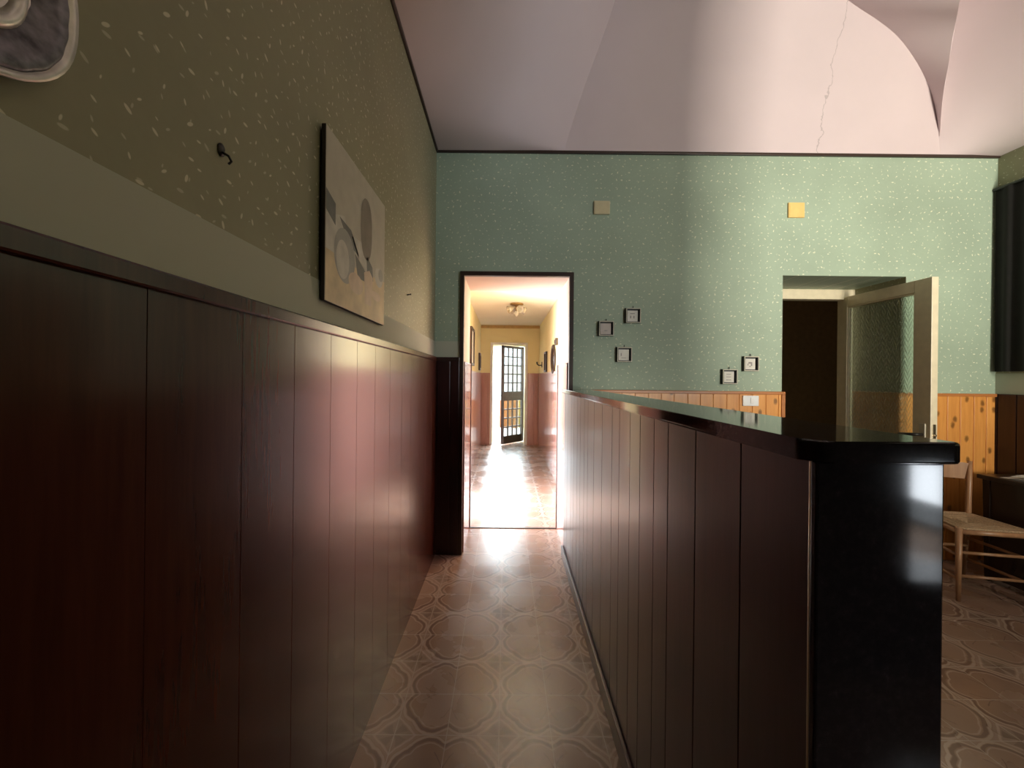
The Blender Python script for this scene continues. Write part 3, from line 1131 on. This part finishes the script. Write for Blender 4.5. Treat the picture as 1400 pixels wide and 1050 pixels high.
def small_frame(px, py, label, art, paper):
    c = at(px, py, D1)
    c.y = D1
    s = 0.055
    t = thing('picture_frame', label, 'picture frame', tuple(c), 'small square box frames on the green wall')
    b = MB()
    for x0, x1, z0, z1 in ((-s, -s + 0.011, -s, s), (s - 0.011, s, -s, s), (-s + 0.011, s - 0.011, s - 0.011, s), (-s + 0.011, s - 0.011, -s, -s + 0.011)):
        b.box((c.x + x0, D1 - 0.028, c.z + z0), (c.x + x1, D1 - 0.001, c.z + z1), 0.0015)
    b.box((c.x - s + 0.005, D1 - 0.005, c.z - s + 0.005), (c.x + s - 0.005, D1 - 0.001, c.z + s - 0.005))
    b.make('moulding', M['frame_black'], t)
    b = MB()
    e = s - 0.001
    for x0, x1, z0, z1 in ((-e, -e + 0.006, -e, e), (e - 0.006, e, -e, e), (-e + 0.006, e - 0.006, e - 0.006, e), (-e + 0.006, e - 0.006, -e, -e + 0.006)):
        b.box((c.x + x0, D1 - 0.031, c.z + z0), (c.x + x1, D1 - 0.027, c.z + z1), 0.001)
    b.make('pale_lip', M['frame_silver'], t)
    b = MB()
    b.box((c.x - 0.041, D1 - 0.012, c.z - 0.041), (c.x + 0.036, D1 - 0.004, c.z + 0.038))
    pr = b.make('print', paper, t)
    b = MB()
    yy = D1 - 0.0128
    for x0, x1, z0, z1 in art:
        b.box((c.x + x0, yy, c.z + z0), (c.x + x1, D1 - 0.011, c.z + z1))
    b.make('drawing', M['ink'], pr)
    b = MB()
    b.tube([(c.x, D1 - 0.012, c.z + s - 0.002), (c.x + 0.002, D1 - 0.010, c.z + s + 0.014), (c.x + 0.004, D1 - 0.002, c.z + s + 0.016)], 0.003, 6)
    b.make('hanger', M['black_metal'], t)


small_frame(828, 449.5, 'small square box frame with a plain rosy print, nearest the corridor doorway', [(-0.012, 0.010, -0.018, -0.012)], M['mat_rose'])
small_frame(864.5, 432, 'highest of the three small box frames near the corridor doorway', [(-0.02, 0.014, 0.012, 0.018), (-0.02, -0.012, -0.02, 0.0), (0.004, 0.012, -0.02, 0.0)], M['mat_white'])
small_frame(852.5, 485, 'lowest of the three small box frames near the corridor doorway', [(-0.02, 0.016, -0.026, -0.022), (-0.024, -0.018, -0.01, 0.012)], M['mat_white'])
small_frame(995.5, 515, 'small box frame with a lined print, just above the pine rail', [(-0.02, 0.014, 0.016, 0.020), (-0.02, 0.014, -0.004, 0.0), (-0.022, 0.016, -0.026, -0.021)], M['mat_white'])
small_frame(1024.5, 497.5, 'small box frame with a curly drawing, close to the side doorway', [(-0.02, -0.014, -0.012, 0.002), (-0.014, 0.006, 0.0, 0.014), (0.004, 0.014, -0.016, 0.012), (-0.008, 0.004, -0.022, -0.016)], M['mat_white'])


def cover(px, py, w, h, mat, label):
    c = at(px, py, D1)
    b = MB()
    b.box((c.x - w / 2, D1 - 0.014, c.z - h / 2), (c.x + w / 2, D1 + 0.001, c.z + h / 2), 0.003)
    b.box((c.x - w / 2 + 0.008, D1 - 0.016, c.z - h / 2 + 0.008), (c.x + w / 2 - 0.008, D1 - 0.012, c.z + h / 2 - 0.008), 0.001)
    o = b.make('junction_box_cover', mat, None, (c.x, D1, c.z))
    tag(o, label, 'cover plate', 'square cover plates high on the green wall')


cover(822.5, 284.5, 0.118, 0.098, M['cover_cream'], 'dull cream cover plate high on the wall above the three small frames')
cover(1087.5, 288, 0.118, 0.110, M['cover_orange'], 'amber cover plate high on the wall above the side doorway')
c = at(1026.5, 548, D1 - 0.03)
o_t = thing('light_switch', 'white switch plate on the pine wainscot beside the side doorway', 'switch', (c.x, D1 - 0.02, c.z))
b = MB()
b.box((c.x - 0.058, D1 - 0.032, c.z - 0.038), (c.x + 0.058, D1 - 0.019, c.z + 0.038), 0.003)
b.make('plate', M['white_plastic'], o_t)
b = MB()
b.box((c.x - 0.004, D1 - 0.036, c.z - 0.02), (c.x + 0.02, D1 - 0.031, c.z + 0.02), 0.002)
b.make('rocker', M['white_paint'], o_t)

# ------------------------------------------------------------------ right side: curtain, table, papers, chair
b = MB()


def cur(u, v, s):
    y = 2.30 + 0.655 * u
    zz = 1.385 + 1.33 * v
    return Vector((XR - 0.032 + s * 0.004 + 0.016 * math.sin(u * 34) * (0.6 + 0.4 * (1 - v)), y, zz))


b.grid(lambda u, v: cur(u, v, -1), 60, 12)
b.grid(lambda u, v: cur(u, v, 1), 60, 12)
ct = thing('curtain', 'black curtain hanging on the right wall at the corner, above the pale band', 'curtain', (XR, 2.6, 1.385))
b.make('cloth', M['curtain'], ct)
b = MB()
b.tube([(XR - 0.032, 2.2, 2.72), (XR - 0.032, 2.966, 2.72)], 0.012, 10)
b.tube([(XR - 0.032, 2.25, 2.72), (XR + 0.002, 2.25, 2.72)], 0.008, 8)
b.make('curtain_rod', M['black_metal'], ct)

TZ = 0.695
tb = thing('dining_table', 'dark wooden table with closed sides beyond the rush chair, against the right wall', 'table', (3.34, 2.47, 0))
b = MB()
b.box((3.155, 2.18, TZ - 0.028), (3.59, 2.69, TZ), 0.005)
b.make('tabletop', M['table_wood'], tb)
b = MB()
b.box((3.185, 2.21, TZ - 0.12), (3.205, 2.67, TZ - 0.028))
b.box((3.54, 2.21, TZ - 0.12), (3.56, 2.67, TZ - 0.028))
b.box((3.205, 2.21, TZ - 0.12), (3.54, 2.23, TZ - 0.028))
b.box((3.205, 2.65, TZ - 0.12), (3.54, 2.67, TZ - 0.028))
b.make('apron', M['table_wood'], tb)
b = MB()
b.box((3.19, 2.652, 0.03), (3.555, 2.668, TZ - 0.12))
b.box((3.188, 2.24, 0.03), (3.202, 2.652, TZ - 0.12))
b.make('side_panel', M['table_wood'], tb)
for x in (3.18, 3.525):
    for y in (2.205, 2.635):
        b = MB()
        b.hexa([(x + 0.008, y + 0.008, 0), (x + 0.034, y + 0.008, 0), (x + 0.034, y + 0.034, 0), (x + 0.008, y + 0.034, 0)],
               [(x, y, TZ - 0.028), (x + 0.042, y, TZ - 0.028), (x + 0.042, y + 0.042, TZ - 0.028), (x, y + 0.042, TZ - 0.028)], 0.002)
        b.make('leg', M['table_wood'], tb)
# folded newspaper on the table
np_ = thing('newspaper', 'crumpled folded newspaper lying on the dark table', 'newspaper', (3.40, 2.46, TZ))
b = MB()


def sheet(x0, y0, x1, y1, z, amp, ph, rot):
    def p(u, v):
        x = (u - 0.5) * (x1 - x0)
        y = (v - 0.5) * (y1 - y0)
        X = (x0 + x1) / 2 + x * math.cos(rot) - y * math.sin(rot)
        Y = (y0 + y1) / 2 + x * math.sin(rot) + y * math.cos(rot)
        return Vector((X, Y, z + amp * (0.5 + 0.5 * math.sin(u * 9 + ph) * math.cos(v * 7 + ph))))
    return p


for k, (dz, amp, ph, rot) in enumerate(((0.001, 0.002, 0, 0.10), (0.006, 0.006, 1.3, 0.22), (0.014, 0.010, 2.4, 0.05))):
    b.grid(sheet(3.19 + 0.01 * k, 2.34, 3.54, 2.60 - 0.02 * k, TZ + dz, amp, ph, rot), 24, 18)
b.make('sheets', M['paper'], np_)

# rush-seated chair
ch = thing('rush_chair', 'beech dining chair with a woven rush seat, behind the granite counter end', 'chair', (2.90, 2.55, 0))
SZ = 0.425
cA, cB, cC, cD = Vector((2.80, 2.72, 0)), Vector((3.085, 2.675, 0)), Vector((3.075, 2.33, 0)), Vector((2.715, 2.40, 0))
backlean = ((cA + cB) / 2 - (cC + cD) / 2).normalized()
zv = Vector((0, 0, 1))
legs = ((cD, False), (cC, False), (cA, True), (cB, True))
tops = []
for p, rear in legs:
    b = MB()
    lat = Vector((0.045 if p is cB else -0.02, 0, 0))
    if rear:
        pts = [p + backlean * 0.03 + zv * 0.0, p + zv * SZ, p + backlean * 0.02 + lat * 0.55 + zv * 0.62, p + backlean * 0.035 + lat + zv * 0.775]
        b.tube(pts, [0.012, 0.016, 0.015, 0.012], 12)
    else:
        b.tube([p, p + zv * 0.2, p + zv * (SZ + 0.012)], [0.011, 0.014, 0.016], 12)
    b.make('leg', M['chair_wood'], ch)
b = MB()
for z in (0.27, 0.13):
    b.tube([cD + zv * (z + 0.02), cC + zv * (z + 0.02)], 0.009, 10)
    b.tube([cD + zv * z, cA + zv * z], 0.009, 10)
    b.tube([cC + zv * z, cB + zv * z], 0.009, 10)
b.tube([cA + zv * 0.22, cB + zv * 0.22], 0.009, 10)
b.make('stretcher', M['chair_wood'], ch)
b = MB()
for p, q in ((cD, cC), (cC, cB), (cB, cA), (cA, cD)):
    b.tube([p + zv * (SZ - 0.012), q + zv * (SZ - 0.012)], 0.015, 10)
b.make('seat_rail', M['chair_wood'], ch)
b = MB()
cen = (cA + cB + cC + cD) / 4
for k in range(15):
    s = 1.0 - k / 15.2
    ring = [cen + (p - cen) * s + zv * (SZ + 0.004 + 0.004 * math.sin(k * 1.7) * 0.5 + (0.004 if k == 0 else 0.0) - 0.010 * (1 - s)) for p in (cA, cB, cC, cD)]
    pts = []
    for i in range(4):
        for j in range(5):
            pts.append(ring[i].lerp(ring[(i + 1) % 4], j / 5))
    b.tube(pts, 0.0078, 6, closed=True)
b.make('rush_seat', M['rush'], ch)
b = MB()
n_b = backlean


def slat(u, v, s):
    p = (cA + n_b * 0.034 - Vector((0.016, 0, 0))).lerp(cB + n_b * 0.034 + Vector((0.036, 0, 0)), u)
    bow = 0.035 * math.sin(math.pi * u)
    return p + n_b * (bow + s * 0.006) + zv * (0.655 + (0.105 + 0.012 * math.sin(math.pi * u)) * v)


b.grid(lambda u, v: slat(u, v, -1), 14, 4)
b.grid(lambda u, v: slat(u, v, 1), 14, 4)
b.grid(lambda u, v: slat(u, 1, 2 * v - 1), 14, 1)
b.grid(lambda u, v: slat(u, 0, 2 * v - 1), 14, 1)
b.make('back_slat', M['chair_wood'], ch)

# ------------------------------------------------------------------ corridor things
# ceiling lamp
lc = Vector((0.145, 5.55, CZ))
lp = thing('ceiling_lamp', 'small brass ceiling lamp with frosted glass petals in the corridor', 'ceiling lamp', tuple(lc))
b = MB()
b.lathe(lc, (0, 0, -1), [(0.085, 0.0), (0.095, 0.010), (0.085, 0.022), (0.03, 0.034), (0.016, 0.05), (0.016, 0.10), (0.0, 0.105)], 28)
b.make('brass_plate', plain('lamp_brass', (0.34, 0.21, 0.09), 0.3, 0.8), lp)
for k in range(4):
    a = k * math.pi / 2 + 0.35
    dr = Vector((math.cos(a), math.sin(a), 0))
    b = MB()
    c0 = lc + dr * 0.035 - Vector((0, 0, 0.055))
    ax = (dr * 1.0 - Vector((0, 0, 0.45))).normalized()
    b.lathe(c0, ax, [(0.012, 0.0), (0.026, 0.03), (0.040, 0.07), (0.052, 0.10), (0.049, 0.10), (0.036, 0.068), (0.010, 0.01)], 18, lambda th: 1 + 0.08 * math.cos(6 * th))
    b.make('glass_shade', M['lamp_glass'], lp)
b = MB()
b.lathe(lc - Vector((0, 0, 0.10)), (0, 0, -1), [(0.016, 0.0), (0.034, 0.012), (0.030, 0.035), (0.012, 0.07), (0.0, 0.085)], 18)
b.make('finial', M['lamp_glass'], lp)

XW = CX1
# oval mirror
om = thing('oval_mirror', 'dark oval framed mirror on the right corridor wall', 'mirror', (XW, 5.46, 1.565))
b = MB()
b.lathe((XW + 0.001, 5.46, 1.565), (-1, 0, 0), [(0.12, 0.0), (0.20, 0.004), (0.20, 0.022), (0.185, 0.032), (0.155, 0.024), (0.15, 0.012), (0.10, 0.010)], 40,
        lambda th: 1.0 if True else 1)
b.make('oval_frame', M['trim_dark'], om)
b = MB()
b.lathe((XW + 0.001, 5.46, 1.565), (-1, 0, 0), [(0.154, 0.006), (0.154, 0.014), (0.0, 0.014)], 40)
b.make('mirror_glass', M['mirror'], om)


def corridor_picture(side, y0, y1, z0, z1, label, frame_mat, art_mat, fw=0.03):
    s = -1 if side > 0 else 1
    xw = CX1 if side > 0 else CX0
    t = thing('corridor_picture', label, 'picture', (xw, (y0 + y1) / 2, z0), 'framed pictures in the corridor')
    b = MB()
    for a0, a1, c0, c1 in ((y0, y0 + fw, z0, z1), (y1 - fw, y1, z0, z1), (y0 + fw, y1 - fw, z0, z0 + fw), (y0 + fw, y1 - fw, z1 - fw, z1)):
        b.box((xw - s * 0.001, a0, c0), (xw + s * 0.03, a1, c1), 0.003)
    b.make('picture_moulding', frame_mat, t)
    b = MB()
    b.box((xw - s * 0.001, y0 + fw - 0.004, z0 + fw - 0.004), (xw + s * 0.012, y1 - fw + 0.004, z1 - fw + 0.004))
    b.make('picture_sheet', art_mat, t)


corridor_picture(1, 6.35, 6.62, 1.405, 1.73, 'narrow dark framed picture past the oval mirror in the corridor', M['trim_dark'], M['paint_brown'])
corridor_picture(-1, 5.42, 5.92, 1.475, 2.0, 'tall dark framed picture with a white sheet on the left corridor wall', M['trim_dark'], M['mat_white'], 0.035)
corridor_picture(-1, 7.2, 7.5, 1.44, 1.75, 'small picture at the far end of the left corridor wall', M['trim_dark'], M['paint_brown'], 0.04)
b = MB()
b.box((XW - 0.035, 5.07, 1.725), (XW + 0.001, 5.15, 1.815), 0.006)
b.box((XW - 0.045, 5.09, 1.745), (XW - 0.034, 5.13, 1.79), 0.003)
o = b.make('bell_box', M['trim_dark'], None, (XW, 5.11, 1.77))
tag(o, 'tiny dark box high on the right corridor wall, above the oval mirror', 'wall box')
hkx = thing('coat_hook', 'dark two-armed coat hook on the right wall near the corridor end', 'hook', (XW, 7.25, 1.55))
b = MB()
b.box((XW - 0.012, 7.225, 1.50), (XW + 0.001, 7.275, 1.60), 0.003)
b.make('hook_plate', M['black_metal'], hkx)
b = MB()
for s in (-1, 1):
    b.tube([(XW - 0.01, 7.25 + s * 0.01, 1.54), (XW - 0.06, 7.25 + s * 0.02, 1.535), (XW - 0.09, 7.25 + s * 0.03, 1.56), (XW - 0.095, 7.25 + s * 0.035, 1.60)], [0.010, 0.009, 0.009, 0.012], 8)
b.make('hook_arms', M['black_metal'], hkx)

for o in bpy.data.objects:
    if '_base' in o:
        del o['_base']
